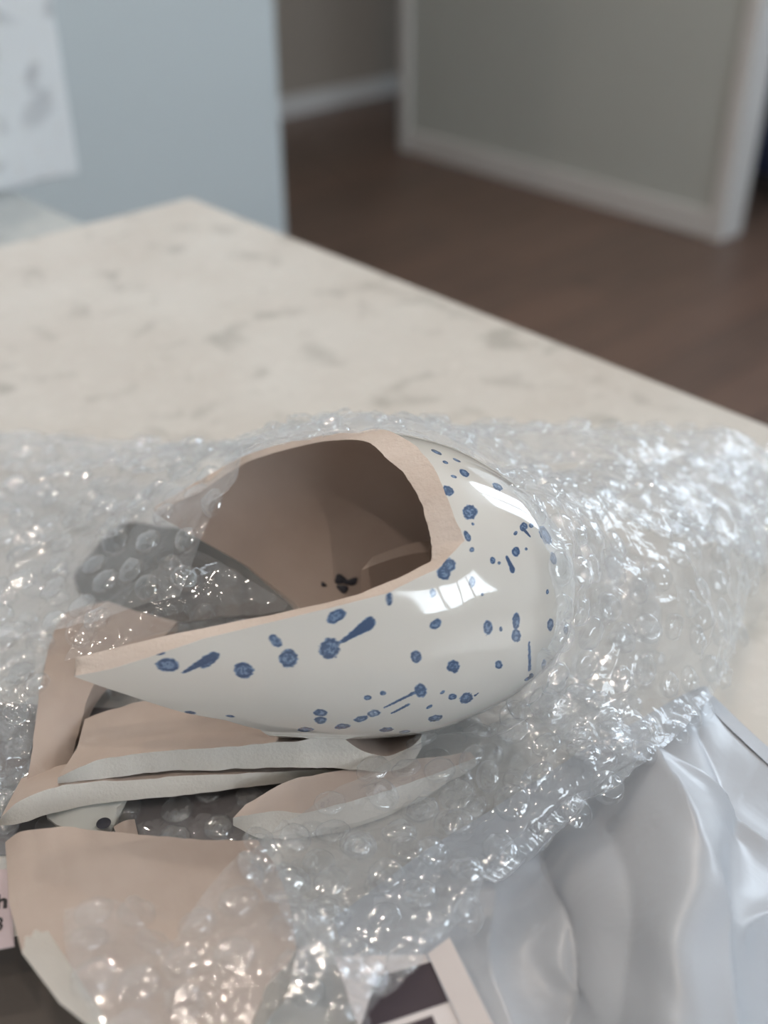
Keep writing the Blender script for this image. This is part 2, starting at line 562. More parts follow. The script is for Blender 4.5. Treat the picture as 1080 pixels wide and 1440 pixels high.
def per(pts):
    """periodic L(phi) through (x, phi) pairs"""
    a = np.array([(p % (2 * math.pi), x) for x, p in pts])
    a = a[np.argsort(a[:, 0])]
    return a


lo = [vhit(*p) for p in near_o + right_o + near_low]
lo_far = [vhit(u, v, True) for u, v in ((510, 607), (460, 611), (400, 623), (345, 640), (280, 676))]
lo_back = [vhit(214, 716, True), vhit(290, 762, True), vhit(345, 795, True), vhit(410, 851, True)]
hid = [(-60 * PX, R_(258)), (-110 * PX, R_(290))]
LO = per(lo + lo_far + lo_back + hid)
li = [vhit(*p, dr=-TK) for p in near_i + right_i]
li_far = [vhit(u, v, True, -TK) for u, v in ((400, 633), (345, 650), (285, 690))]
li_far += [(-45 * PX, R_(117)), (-78 * PX, R_(131))]
li_back = [(x + 6 * PX, p) for x, p in lo_back]
li_low = [(x + 10 * PX, p) for x, p in [vhit(*p) for p in near_low]]
print('LO', np.round([[math.degrees(p), x / PX] for x, p in lo_far]), 'LI', np.round([[math.degrees(p), x / PX] for x, p in li_far + li]))
LI = per(li + li_far + li_back + hid + li_low)
# phi samples, finer on the side that faces the room
ph = np.concatenate([np.linspace(R_(-60), R_(135), 820, endpoint=False), np.linspace(R_(135), R_(300), 220, endpoint=False)])


def edge_of(tab, ph, jag, seed):
    p = ph % (2 * math.pi)
    t = np.vstack([tab[-1] - [2 * math.pi, 0], tab, tab[0] + [2 * math.pi, 0]])
    L = np.interp(p, t[:, 0], t[:, 1])
    q = np.stack([np.cos(p) * 14, np.sin(p) * 14, np.zeros_like(p)], -1)
    return L + jag * fbm(q, seed, 4)


EO = edge_of(LO, ph, 1.2 * PX, 3)
EI = np.minimum(edge_of(LI, ph, 1.2 * PX, 5), XB - 30 * PX)
NS = 430
s = np.sin(np.linspace(0, 1, NS) * math.pi / 2)
s = 0.55 * np.linspace(0, 1, NS) + 0.45 * s
X = EO[None, :] + (XB - EO)[None, :] * s[:, None]
PHI = np.broadcast_to(ph, X.shape)
VV = vpt(X, PHI)
# --- painted spots, in surface coordinates of the glaze
SP = [(473, 866, 13, 8, 30), (464, 912, 14, 14, 0), (406, 926, 12, 12, 0), (388, 902, 10, 6, -50), (585, 923, 7, 8, 0), (638, 937, 8, 9, 0), (613, 878, 9, 6, 35),
      (547, 842, 4, 9, 0), (631, 795, 9, 9, 0), (624, 806, 9, 9, 0), (608, 834, 4, 6, 0), (591, 971, 8, 9, 0), (517, 981, 5, 3, 0), (538, 974, 4, 3, 0), (526, 1003, 9, 5, 5),
      (507, 1011, 10, 4, 12), (482, 1022, 10, 3.5, 5), (450, 1002, 9, 4.5, 0), (450, 1013, 8, 4.5, 0), (430, 1026, 11, 3, 2), (543, 1026, 9, 3, 5), (612, 1010, 9, 4, 12),
      (604, 994, 5, 2, 30), (622, 974, 4, 2, 35), (636, 980, 6, 4, 10), (656, 982, 9, 7, 20), (686, 883, 6, 10, 0), (704, 885, 2, 3.5, 0), (726, 873, 5, 12, 0), (726, 894, 6, 9, 0),
      (774, 878, 4, 8, 0), (701, 935, 5, 6, 0), (765, 935, 3, 7, -10), (664, 818, 4, 7, 0), (678, 836, 2, 2, 0), (693, 788, 3.5, 4.5, 0), (702, 792, 2, 2, 0), (778, 785, 4, 8, 15),
      (770, 832, 2, 3.5, 0), (743, 954, 5, 2, 30), (630, 690, 8, 6.5, -20), (661, 720, 10, 9.5, 0), (653, 665, 7, 4, -35), (638, 670, 4.5, 2, -20), (614, 636, 8, 2, -25), (626, 650, 4, 1.8, -25),
      (642, 647, 6, 1.5, -25), (700, 684, 8, 4, -35), (697, 694, 5, 4, -20), (736, 741, 5, 6, -30), (747, 739, 3, 3, 0), (725, 750, 2, 3, -40), (767, 753, 6, 14, 30), (726, 776, 5, 7, 0),
      (740, 772, 2, 2, 0), (657, 754, 3.5, 8, 25), (664, 773, 3, 3, 0), (665, 737, 1.5, 1.5, 0), (236, 935, 15, 9, -4), (344, 943, 13, 10.5, -15), (225, 919, 7, 2, 8), (268, 1002, 8, 2, -8),
      (324, 1007, 6, 1.6, -5), (796, 886, 3, 6, 0), (292, 930, 13, 8, 38), (515, 881, 9, 7, 30), (748, 950, 3, 3, 0), (570, 1029, 7, 2, 5), (640, 1019, 8, 2.5, 10), (690, 1000, 6, 2, 20)]
ST = [((258, 946), (300, 923), 1.5, 6), ((480, 903), (520, 876), 2, 7), ((541, 995), (583, 974), 1.2, 2.4), ((551, 1003), (574, 991), 1.2, 2.2), ((744, 903), (745, 942), 1.5, 2.5),
      ((713, 784), (721, 801), 2, 4), ((736, 744), (745, 754), 3, 1.5), ((672, 975), (668, 978), 1, 2)]
U_, V_ = project(VV)
nrm = np.cross(np.gradient(VV, axis=0), np.gradient(VV, axis=1))
cdir = VV - VO - ((VV - VO) @ VD)[..., None] * VD
nrm *= np.sign(np.sum(nrm * cdir, -1))[..., None]
front = np.sum(nrm * (CAM - VV), -1) > 0
spot = np.zeros(X.shape)
jit = noise3(VV * 1700, 11) * 0.16 + noise3(VV * 450, 12) * 0.14


def paint(P, a, b, ang, cosv):
    """an ellipse on the glaze about surface point P; a across, b along the wall"""
    global spot
    d = np.linalg.norm(VV - P, axis=-1)
    m = d < 2.2 * max(a, b)
    if not m.any(): return
    i = np.unravel_index(np.argmin(d), d.shape)
    n = nrm[i] / np.linalg.norm(nrm[i])
    e1 = VD - n * (VD @ n); e1 /= np.linalg.norm(e1); e2 = np.cross(n, e1)
    if e2 @ VU < 0: e2 = -e2
    Q = VV[m] - VV[i]
    x = Q @ e1; y = Q @ e2
    c, s_ = math.cos(ang), math.sin(ang)
    rr = np.sqrt(((x * c + y * s_) / a) ** 2 + ((-x * s_ + y * c) / b) ** 2) + jit[m]
    val = np.clip((1.2 - rr) / 0.38, 0, 1) * np.where(rr > 0.85, 1.0, 0.55 + 0.45 * np.clip((rr - 0.55) / 0.3, 0, 1))
    spot[m] = np.maximum(spot[m], val)


def local_scale(u, v):
    x, p = vhit(u, v)
    P = vpt(np.array([x]), np.array([p]))[0]
    i = np.argmin(np.linalg.norm(VV - P, axis=-1)); i = np.unravel_index(i, X.shape)
    n = nrm[i] / np.linalg.norm(nrm[i]); vd = (CAM - P); dist = np.linalg.norm(vd); vd = vd / dist
    e1 = VD - n * (VD @ n); e1 /= np.linalg.norm(e1); e2 = np.cross(n, e1)
    if e2 @ VU < 0: e2 = -e2
    return P, dist / F, max(abs(vd @ n), 0.22), e1, e2


for (u, v, a, b, ang) in SP:
    P, sc_, cv, e1, e2 = local_scale(u, v)
    # unproject the drawn ellipse onto the tangent plane: measure its two half-axes there
    an = math.radians(ang)
    A = np.zeros((2, 2))
    for k, e in enumerate((e1, e2)):
        uu, vv = project(P + e * 0.001); u0, v0 = project(P)
        A[:, k] = (uu - u0, -(vv - v0))
    A /= 0.001
    Ai = np.linalg.pinv(A, rcond=0.12)
    Mx = Ai @ np.array([[math.cos(an) * a, -math.sin(an) * b], [math.sin(an) * a, math.cos(an) * b]])
    Us, Ss, _ = np.linalg.svd(Mx)
    paint(P, min(max(Ss[0], 0.0004), 0.0045), min(max(Ss[1], 0.0004), 0.0045), math.atan2(Us[1, 0], Us[0, 0]), cv)
for (pa, pb, w0, w1) in ST:
    for t in np.linspace(0, 1, 36):
        u = pa[0] + (pb[0] - pa[0]) * t; v = pa[1] + (pb[1] - pa[1]) * t; r = (w0 + (w1 - w0) * t) * 0.22e-3
        x, p = vhit(u, v)
        paint(vpt(np.array([x]), np.array([p]))[0], r, r, 0, 1)
# the rest of the pot carries the same sparse decoration
for k in range(26):
    x = random.uniform(-0.02, 0.045); p = R_(random.uniform(150, 290))
    paint(vpt(np.array([x]), np.array([p]))[0], random.uniform(.0008, .0024), random.uniform(.0008, .0024), 0, 1)

vase = empty('broken_vase', (VO[0], VO[1], CT + 0.006), 'large broken cream vase lying on its side with blue spots', 'vase')
nr, nc = X.shape


def big_grid(name, V, mat, parent, flip, attr=None):
    nr, nc = V.shape[:2]
    r = np.arange(nr - 1)[:, None]; c_ = np.arange(nc)[None, :]; d = (c_ + 1) % nc
    q = np.stack([r * nc + c_, r * nc + d, (r + 1) * nc + d, (r + 1) * nc + c_], -1).reshape(-1, 4)
    if flip: q = q[:, ::-1]
    me = bpy.data.meshes.new(name)
    me.vertices.add(nr * nc); me.vertices.foreach_set('co', (V - np.array(parent.location)).reshape(-1).astype(np.float32))
    me.loops.add(q.size); me.loops.foreach_set('vertex_index', q.reshape(-1).astype(np.int32))
    me.polygons.add(len(q)); me.polygons.foreach_set('loop_start', np.arange(0, q.size, 4, dtype=np.int32))
    me.update(calc_edges=True)
    me.polygons.foreach_set('use_smooth', np.ones(len(q), bool))
    me.materials.append(mat)
    if attr is not None:
        at = me.attributes.new('spot', 'FLOAT', 'POINT'); at.data.foreach_set('value', attr.reshape(-1).astype(np.float32))
    me.validate(); me.update()
    o = bpy.data.objects.new(name, me); C.objects.link(o); o.parent = parent
    return o


o = big_grid('glazed_outside', VV, M['glaze'], vase, False, spot); o['label'] = 'glossy cream glaze with dark blue spots'
NI = 70
pin = np.linspace(0, 2 * math.pi, 1, endpoint=False)
sel = np.arange(0, len(ph), 2)
phi_i = ph[sel]; ei = EI[sel]; eo = EO[sel]
si = np.sin(np.linspace(0, 1, NI) * math.pi / 2)
XI = ei[None, :] + (XB - TK - ei)[None, :] * si[:, None]
rin = np.maximum(np.interp(XI, pr[:, 0], pr[:, 1]) - TK, 0) * np.sqrt(np.clip((XB - TK - XI) / (12 * PX), 0, 1))
VI = VO + XI[..., None] * VD + (rin * np.cos(phi_i))[..., None] * VN + (rin * np.sin(phi_i))[..., None] * VU
VI = VI + 0.0005 * fbm(VI * 40, 4, 2)[..., None] * VU
o = big_grid('bisque_inside', VI, M['inner'], vase, True); o['label'] = 'matt pinkish brown inner wall'
NB = 7
tt = np.linspace(0, 1, NB)[:, None]
PO = VV[0, sel]; PI = VI[0]
BR = PO[None] * (1 - tt[..., None]) + PI[None] * tt[..., None]
bulge = np.sin(tt * math.pi)[..., None]
BR = BR + bulge * (0.0005 * fbm(BR * 220, 8, 3))[..., None] * (-VD)
o = big_grid('broken_edge', BR, M['break'], vase, True); o['label'] = 'rough pale pink broken edge'
# dark blotches painted on the inner wall
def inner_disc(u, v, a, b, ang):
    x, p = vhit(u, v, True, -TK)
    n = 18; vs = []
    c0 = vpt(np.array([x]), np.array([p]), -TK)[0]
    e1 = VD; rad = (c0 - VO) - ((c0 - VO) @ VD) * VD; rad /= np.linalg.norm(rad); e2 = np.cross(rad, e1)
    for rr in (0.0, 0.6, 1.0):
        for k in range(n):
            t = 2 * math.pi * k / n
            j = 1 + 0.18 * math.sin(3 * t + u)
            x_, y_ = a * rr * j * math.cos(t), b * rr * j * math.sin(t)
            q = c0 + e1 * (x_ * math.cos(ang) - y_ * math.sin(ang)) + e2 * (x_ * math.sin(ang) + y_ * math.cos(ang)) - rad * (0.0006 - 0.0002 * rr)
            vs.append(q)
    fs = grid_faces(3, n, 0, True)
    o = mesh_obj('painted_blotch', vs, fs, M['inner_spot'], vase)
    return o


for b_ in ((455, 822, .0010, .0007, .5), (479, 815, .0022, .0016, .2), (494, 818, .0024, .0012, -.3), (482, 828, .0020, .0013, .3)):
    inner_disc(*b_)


# ------------------------------------------------------------------ shards
def shard(name, curves, strip_mats, label, cat='shard', n=60, jag=0.0004, seed=1, parts=None):
    """closed solid lofted through section curves given as (u, v, h mm); strip_mats: (part name, material) of the strip from curve i to i+1"""
    cs = [cr(W(c), n) for c in curves]
    cs = np.array(cs)
    cs = cs + jag * np.stack([fbm(cs * 160, seed + k, 3) for k in (0, 7, 13)], -1)
    m = len(cs)
    ctr = cs.reshape(-1, 3).mean(0)
    e = empty(name, (ctr[0], ctr[1], cs[..., 2].min()), label, cat, 'broken pottery pieces')
    groups = {}
    for i in range(m):
        groups.setdefault(strip_mats[i], []).append(i)
    sub = 4
    for (pn, mat), idx in groups.items():
        vs = []; fs = []
        for i in idx:
            a, b = cs[i], cs[(i + 1) % m]
            off = len(vs)
            for k in range(sub + 1):
                t = k / sub
                vs.extend(a * (1 - t) + b * t)
            fs += grid_faces(sub + 1, n, off)
        if pn == strip_mats[0][0] or len(groups) == 1:
            pass
        if (pn, mat) == strip_mats[-1]:      # end caps belong to the last strip's part
            for j in (0, n - 1):
                off = len(vs); vs.extend(cs[:, j]); fs.append(tuple(range(off, off + m)))
        o = mesh_obj(pn, np.array(vs), fs, mat, e)
        import bmesh
        bm = bmesh.new(); bm.from_mesh(o.data); bmesh.ops.remove_doubles(bm, verts=bm.verts, dist=1e-6)
        bmesh.ops.recalc_face_normals(bm, faces=bm.faces); bm.to_mesh(o.data); bm.free()
        md = o.modifiers.new('edges', 'EDGE_SPLIT'); md.split_angle = math.radians(38)
    return e


IN = ('inner_face', M['inner']); BRK = ('broken_edge', M['pale_break']); GLZ = ('glazed_face', M['grey_glaze'])
# piece on top of the front stack: pink hollow face behind its broken front edge
shard('pottery_shard', [
    [(120, 1012, 16), (200, 985, 16), (300, 985, 12), (420, 990, 10), (520, 1000, 10), (600, 1010, 12)],
    [(108, 1052, 17), (200, 1030, 16), (300, 1025, 14), (420, 1022, 13), (520, 1024, 10), (598, 1020, 16)],
    [(82, 1092, 21), (140, 1069, 22), (200, 1059, 23), (300, 1051, 23), (400, 1043, 24), (470, 1036, 25), (486, 1040, 24), (510, 1056, 20), (545, 1062, 17), (575, 1052, 19), (592, 1036, 22)],
    [(81, 1103, 16), (150, 1093, 15), (250, 1084, 14), (360, 1081, 14), (450, 1079, 15), (500, 1082, 13), (540, 1085, 11), (575, 1076, 12), (594, 1052, 15)],
    [(120, 1060, 10), (200, 1050, 9), (300, 1045, 7), (420, 1042, 6), (520, 1040, 5), (600, 1040, 8)],
    [(125, 1020, 10), (200, 995, 10), (300, 995, 6), (420, 1000, 5), (520, 1010, 5), (600, 1015, 6)]],
    [IN, IN, BRK, GLZ, GLZ, GLZ], 'curved pottery shard uppermost in the stack below the vase, pink hollow face up', seed=21, n=90)
# thinner piece right under it
shard('pottery_shard', [
    [(30, 1095, 10), (90, 1075, 11), (200, 1065, 9), (350, 1062, 7), (480, 1062, 6), (575, 1066, 6)],
    [(0, 1150, 15), (30, 1126, 16), (80, 1106, 16.5), (150, 1099, 14.5), (300, 1089, 12.5), (450, 1083, 10.5), (580, 1080, 9.5)],
    [(-4, 1163, 11), (30, 1158, 10), (80, 1141, 9), (150, 1129, 8), (260, 1118, 7), (420, 1098, 6), (582, 1083, 6.5)],
    [(20, 1115, 5), (90, 1095, 5), (200, 1085, 4), (350, 1078, 3), (480, 1075, 3), (578, 1075, 3)]],
    [IN, BRK, GLZ, GLZ], 'long tapering pottery shard second in the stack, pale broken edge reaching the left border', seed=31, n=90)
# pointed piece on the right under the wrap
shard('pottery_shard', [
    [(345, 1132, 12), (410, 1098, 14), (500, 1080, 12), (600, 1066, 10), (660, 1058, 8)],
    [(327, 1150, 11), (380, 1141, 10), (440, 1140, 9), (520, 1120, 8.5), (600, 1092, 8), (668, 1066, 7)],
    [(326, 1160, 7), (372, 1179, 1.5), (450, 1175, 1), (530, 1152, 1), (600, 1120, 1.5), (670, 1076, 3)],
    [(350, 1142, 6), (410, 1110, 6), (500, 1090, 5), (600, 1076, 4), (660, 1064, 4)]],
    [IN, BRK, GLZ, GLZ], 'pointed pottery shard partly under the bubble wrap right of the stack', seed=41)
# upright piece at the left behind the vase tip
shard('pottery_shard', [
    [(150, 846, 14), (95, 862, 20), (72, 900, 22), (58, 960, 21), (45, 1050, 15), (34, 1122, 8)],
    [(190, 858, 16), (150, 880, 21), (110, 920, 22), (90, 975, 20), (76, 1050, 14), (66, 1122, 7)],
    [(250, 874, 14), (215, 905, 18), (150, 940, 19), (122, 985, 17), (108, 1040, 12), (92, 1100, 6)],
    [(250, 886, 8), (215, 925, 11), (165, 955, 12), (130, 1000, 10), (115, 1050, 6), (96, 1110, 2)],
    [(150, 866, 7), (110, 900, 12), (85, 960, 12), (70, 1020, 8), (55, 1080, 4), (42, 1128, 2)]],
    [IN, IN, IN, IN, IN], 'pinkish pottery shard standing behind the pointed tip of the vase', seed=51)
# dotted fragment in the dark gap below the stack
ds = shard('pottery_shard', [
    [(62, 1132, 7), (110, 1124, 8), (180, 1120, 6)],
    [(66, 1150, 6), (100, 1166, 5), (150, 1168, 3), (168, 1150, 3)],
    [(66, 1154, 2), (100, 1170, 1), (150, 1172, 0.5), (168, 1154, 0.5)],
    [(62, 1136, 2), (110, 1128, 2), (180, 1124, 1)]],
    [GLZ, BRK, GLZ, GLZ], 'small glazed shard with one blue dot in the gap under the stack', seed=61)
c0 = pix(146, 1159, 0.0052)
dv = [c0] + [c0 + np.array([.0021 * math.cos(a), .0021 * math.sin(a), 0.0004]) for a in np.linspace(0, 2 * math.pi, 20, endpoint=False)]
mesh_obj('painted_dot', np.array(dv), [(0, 1 + k, 1 + (k + 1) % 20) for k in range(20)], M['inner_spot'], ds)
shard('pottery_shard', [
    [(160, 1162, 6), (176, 1154, 7), (190, 1152, 5)],
    [(164, 1172, 5), (180, 1178, 4), (194, 1174, 3)],
    [(164, 1174, 1), (180, 1180, 1), (194, 1176, 1)],
    [(160, 1164, 1), (176, 1156, 1), (190, 1154, 1)]],
    [IN, BRK, GLZ, GLZ], 'tiny pink pottery chip beside the dotted shard', n=20, seed=71)
# large hollow piece in the foreground
shard('pottery_shard', [
    [(6, 1186, 21), (30, 1170, 24), (65, 1165, 26), (110, 1165, 26), (200, 1173, 25), (300, 1182, 23), (362, 1180, 21)],
    [(10, 1222, 25), (60, 1212, 27), (110, 1212, 28), (200, 1216, 27), (300, 1220, 26), (388, 1216, 23)],
    [(14, 1270, 28), (100, 1272, 27), (200, 1275, 26), (300, 1275, 26), (406, 1268, 25)],
    [(32, 1340, 31), (120, 1344, 28), (200, 1346, 27), (300, 1344, 27), (419, 1332, 27)],
    [(84, 1412, 33), (160, 1416, 30), (240, 1418, 29), (320, 1412, 29), (408, 1396, 28)],
    [(190, 1500, 34), (230, 1505, 33), (270, 1505, 32), (310, 1500, 31), (350, 1470, 30)],
    [(205, 1500, 29), (230, 1510, 26), (270, 1510, 25), (310, 1505, 24), (352, 1475, 23)],
    [(85, 1345, 24), (140, 1344, 20), (200, 1344, 17), (300, 1342, 17), (415, 1334, 19)],
    [(30, 1200, 16), (75, 1190, 17), (110, 1190, 17), (200, 1192, 16), (300, 1196, 14), (362, 1190, 14)]],
    [IN, IN, IN, IN, IN, BRK, GLZ, GLZ, BRK], 'largest loose pottery shard in the foreground, smooth pink hollow face up', seed=81, n=70)
# dark piece added to stand in for deep shade in the pot's gap
shard('pottery_shard', [  # added shade piece, not one of the pottery shards
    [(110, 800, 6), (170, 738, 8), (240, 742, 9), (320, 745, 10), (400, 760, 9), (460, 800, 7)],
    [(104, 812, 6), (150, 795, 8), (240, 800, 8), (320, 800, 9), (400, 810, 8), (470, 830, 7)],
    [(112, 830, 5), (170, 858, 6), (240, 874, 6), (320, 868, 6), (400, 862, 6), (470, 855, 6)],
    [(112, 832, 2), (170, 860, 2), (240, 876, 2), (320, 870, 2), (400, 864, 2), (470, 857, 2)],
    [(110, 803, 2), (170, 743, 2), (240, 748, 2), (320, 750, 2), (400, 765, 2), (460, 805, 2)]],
    [('glazed_face', M['shadow_grey'])] * 5, 'dark grey piece standing in for deep shade in the vase wall gap', seed=91)  # faces only carry the dark shade colour, no glaze
# small strip lying inside the pot
def inside_piece():
    P = lambda u, v, k: vpt(*[np.array([q]) for q in vhit(u, v, True, -TK - k)], -TK - k)[0]
    xs = np.linspace(0, 1, 14)
    a = np.array([pixd(508 + 95 * t, 802 - 26 * math.sin(t * 1.45), 0.335 + 0.012 * t) for t in xs])
    dn = np.array([pixd(508 + 95 * t, 846 - 10 * t, 0.337 + 0.012 * t) for t in xs])
    th = np.array([0.0, 0.0035, 0.0022])
    sd = np.array([0.0036, 0.0012, -0.0004])
    A2 = a + th + sd; D2 = dn + th + sd
    e = empty('pottery_shard', tuple(dn.mean(0)), 'small curved pottery strip lying inside the vase hollow', 'shard', 'broken pottery pieces')
    for nm, q, mat in (('broken_edge', (a, A2), M['break']), ('inner_face', (a, dn), M['inner']), ('glazed_face', (A2, D2), M['inner'])):
        mesh_obj(nm, np.vstack(q), grid_faces(2, 14), mat, e, smooth=False)
    mesh_obj('broken_edge', np.array([a[0], A2[0], D2[0], dn[0]]), [(0, 1, 2, 3)], M['break'], e, smooth=False)
    mesh_obj('broken_edge', np.array([a[-1], A2[-1], D2[-1], dn[-1]]), [(0, 1, 2, 3)], M['break'], e, smooth=False)


inside_piece()

# ------------------------------------------------------------------ mailer bag, cards
def sheet(curves, nu, nv):
    cs = np.array([cr(W(c), nu) for c in curves])
    return np.stack([cr(cs[:, j], nv) for j in range(nu)], 1)


def grid_normals(G):
    n = np.cross(np.gradient(G, axis=1), np.gradient(G, axis=0))
    n /= np.linalg.norm(n, axis=-1, keepdims=True) + 1e-12
    n[n[..., 2] < 0] *= -1
    return n


G = sheet([
    [(470, 1290, 2), (760, 1090, 3), (900, 1010, 3), (985, 965, 3), (1003, 978, 2), (1040, 1015, 2), (1090, 1060, 2), (1180, 1150, 2)],
    [(480, 1330, 2), (760, 1160, 8), (860, 1090, 9), (930, 1060, 12), (985, 1040, 12), (1030, 1060, 6), (1090, 1110, 4), (1180, 1190, 3)],
    [(490, 1370, 3), (720, 1220, 10), (800, 1180, 14), (900, 1130, 22), (980, 1150, 22), (1040, 1150, 10), (1100, 1180, 6), (1200, 1240, 4)],
    [(500, 1420, 4), (720, 1290, 8), (790, 1260, 16), (880, 1230, 24), (970, 1250, 28), (1020, 1240, 14), (1100, 1260, 8), (1200, 1320, 6)],
    [(520, 1480, 5), (720, 1380, 8), (790, 1350, 16), (870, 1340, 22), (950, 1340, 30), (1010, 1330, 20), (1090, 1340, 10), (1200, 1400, 8)],
    [(640, 1540, 6), (740, 1480, 10), (800, 1470, 14), (870, 1470, 20), (950, 1470, 28), (1010, 1470, 22), (1090, 1460, 12), (1200, 1500, 8)],
    [(660, 1620, 4), (740, 1600, 6), (800, 1600, 10), (870, 1600, 12), (950, 1600, 16), (1010, 1600, 14), (1090, 1600, 8), (1200, 1620, 4)]], 150, 150)
n_ = grid_normals(G)


def fold(G, line, height, width):
    """height of a crease that runs along a polyline on the bag"""
    L = cr(W(line), 80)[:, :2]
    d = np.full(G.shape[:2], 9.0)
    for p in L: d = np.minimum(d, np.hypot(G[..., 0] - p[0], G[..., 1] - p[1]))
    return height * np.exp(-d / width)


f_ = 0.0016 * fbm(G * 22, 9, 2)
for ln_, hh, wd in (([(925, 1085, 18), (960, 1170, 22), (985, 1260, 26), (1000, 1360, 26), (1010, 1470, 24)], 0.007, 0.007),
                    ([(752, 1160, 10), (765, 1240, 12), (795, 1330, 14), (780, 1450, 14)], -0.006, 0.006),
                    ([(930, 1090, 16), (1000, 1120, 14), (1070, 1190, 8)], 0.004, 0.005),
                    ([(985, 1020, 8), (1020, 1090, 8), (1035, 1180, 9)], -0.004, 0.006),
                    ([(840, 1150, 16), (880, 1260, 20), (860, 1450, 20)], -0.003, 0.009),
                    ([(1020, 1330, 16), (1060, 1300, 12), (1110, 1290, 8)], 0.004, 0.005),
                    ([(700, 1260, 8), (690, 1350, 8), (720, 1450, 8)], 0.003, 0.008)):
    f_ = f_ + fold(G, ln_, hh, wd)
G = G + n_ * f_[..., None]
G[..., 2] = np.maximum(G[..., 2], CT + 0.0012)
ml = empty('mailer_bag', (G[..., 0].mean(), G[..., 1].mean(), CT), 'crumpled white plastic mailer bag at the lower right', 'mailer bag')
mesh_obj('front_panel', G.reshape(-1, 3), grid_faces(150, 150), M['mailer'], ml)
Bp = G.copy(); Bp[..., 2] = CT + 0.0006
Bp = Bp[::10, ::10]
mesh_obj('back_panel', Bp.reshape(-1, 3), grid_faces(Bp.shape[0], Bp.shape[1], flip=True), M['mailer'], ml)
ed = W([(1003, 978, 3.2), (1040, 1014, 3.2), (1085, 1056, 3.2), (1180, 1148, 3.2)])
ed2 = W([(990, 988, 4.5), (1030, 1028, 4.2), (1075, 1070, 4.2), (1170, 1160, 4.2)])
e_ = np.vstack([cr(ed, 20), cr(ed2, 20)])
mesh_obj('sealed_seam', e_, grid_faces(2, 20), M['mailer'], ml)


def card(name, corners, mat, label, cat, th=0.0005):
    P = W(corners); n = np.cross(P[1] - P[0], P[3] - P[0]); n /= np.linalg.norm(n)
    if n[2] < 0: n = -n
    e = empty(name, tuple(P.mean(0) - n * th), label, cat)
    V = np.vstack([P, P - n * th])
    mesh_obj('sheet', V, [(0, 1, 2, 3), (7, 6, 5, 4), (0, 4, 5, 1), (1, 5, 6, 2), (2, 6, 7, 3), (3, 7, 4, 0)], mat, e, smooth=False)
    return e, n


def ink(e, n, corners, mat, nm='printed_block', lift=0.00015):
    P = W(corners) + n * lift
    return mesh_obj(nm, P, [(0, 1, 2, 3)], mat, e, smooth=False)


cd, cn = card('printed_card', [(470, 1345, 24), (598, 1342, 24), (668, 1480, 24), (520, 1490, 24)], M['paper'], 'white printed card with dark purple blocks at the bottom edge', 'card')
ink(cd, cn, [(530, 1374, 24), (606, 1353, 24), (631, 1409, 24), (505, 1452, 24)], M['ink'])
ink(cd, cn, [(560, 1445, 24), (608, 1428, 24), (625, 1470, 24), (575, 1485, 24)], M['ink'])
fd, fn = card('folded_card_strip', [(601, 1341, 25), (632, 1318, 27), (708, 1470, 27), (668, 1480, 25)], M['paper'], 'plain white folded card strip along the printed card', 'card')
lb, ln = card('paper_label', [(-60, 1225, 20), (13, 1222, 20), (20, 1330, 20), (-60, 1345, 20)], M['label_paper'], 'pinkish paper label with black letters at the left border', 'label')


def letter(txt, u, v, size_px, e, n, bold):
    cu = bpy.data.curves.new('printed_letter', 'FONT'); cu.body = txt; cu.size = size_px * 0.2e-3
    cu.align_x = 'RIGHT'; cu.offset = bold * 0.2e-3
    tmp = bpy.data.objects.new('tmp', cu); C.objects.link(tmp)
    dg = bpy.context.evaluated_depsgraph_get()
    me = bpy.data.meshes.new_from_object(tmp.evaluated_get(dg))
    bpy.data.objects.remove(tmp)
    me.materials.clear(); me.materials.append(M['black_ink'])
    o = bpy.data.objects.new('printed_letter', me); C.objects.link(o); o.parent = e
    P = pix(u, v, 0.020) + n * 0.0002
    o.location = P - np.array(e.location); o.rotation_euler = (0, 0, 0.24)
    return o


pk, pn_ = card('shade_sheet', [(-80, 985, 0.6), (470, 1010, 0.6), (355, 1190, 0.6), (-80, 1205, 0.6)], M['plum'], 'dark plum sheet added as shade under the stacked shards', 'shade sheet', 0.0003)  # dark sheet added in place of shade below the stack
tp, tn_ = card('shade_card', [(-80, 1335, 4), (60, 1310, 4), (190, 1480, 4), (-80, 1520, 4)], M['taupe'], 'dark taupe sheet added as shade under the foreground shard at lower left', 'card')  # dark piece added for the shade beneath the foreground shard
letter('h', 11, 1276, 30, lb, ln, 1.0)
letter('3', 6, 1308, 28, lb, ln, 0.3)

# ------------------------------------------------------------------ bubble wrap
def dome(seed, defl):
    r = random.Random(seed)
    nr, ns = 8, 20
    v = []
    for i in range(nr + 1):
        t = i / nr
        rr = math.cos(t * math.pi / 2) ** 0.62 if i < nr else 0.0
        z = math.sin(t * math.pi / 2) ** 0.9
        for k in range(ns):
            a = 2 * math.pi * k / ns
            v.append((rr * math.cos(a), rr * math.sin(a), z))
    v = np.array(v)
    P = v * 1.6 + seed * 9.1
    amp = defl * (0.25 + 0.75 * v[:, 2:3])
    fold = np.stack([fbm(P * 1.3, seed, 3), fbm(P * 1.3, seed + 20, 3), fbm(P * 1.2, seed + 40, 3) - 0.35], -1)
    v = v + amp * fold * np.array([0.12, 0.12, 0.38])
    v[:, 2] = np.maximum(v[:, 2], 0.0)
    v = v * np.array([0.0048, 0.0048, 0.0034])
    me = bpy.data.meshes.new('bubble')
    me.from_pydata([tuple(x) for x in v], [], grid_faces(nr + 1, ns, 0, True))
    me.polygons.foreach_set('use_smooth', np.ones(len(me.polygons), bool))
    me.materials.append(M['bubble'])
    me.update()
    return me


DOMES = [dome(k, d) for k, d in enumerate((0.25, 0.4, 0.6, 0.8, 1.0, 1.2, 0.5, 0.9))]


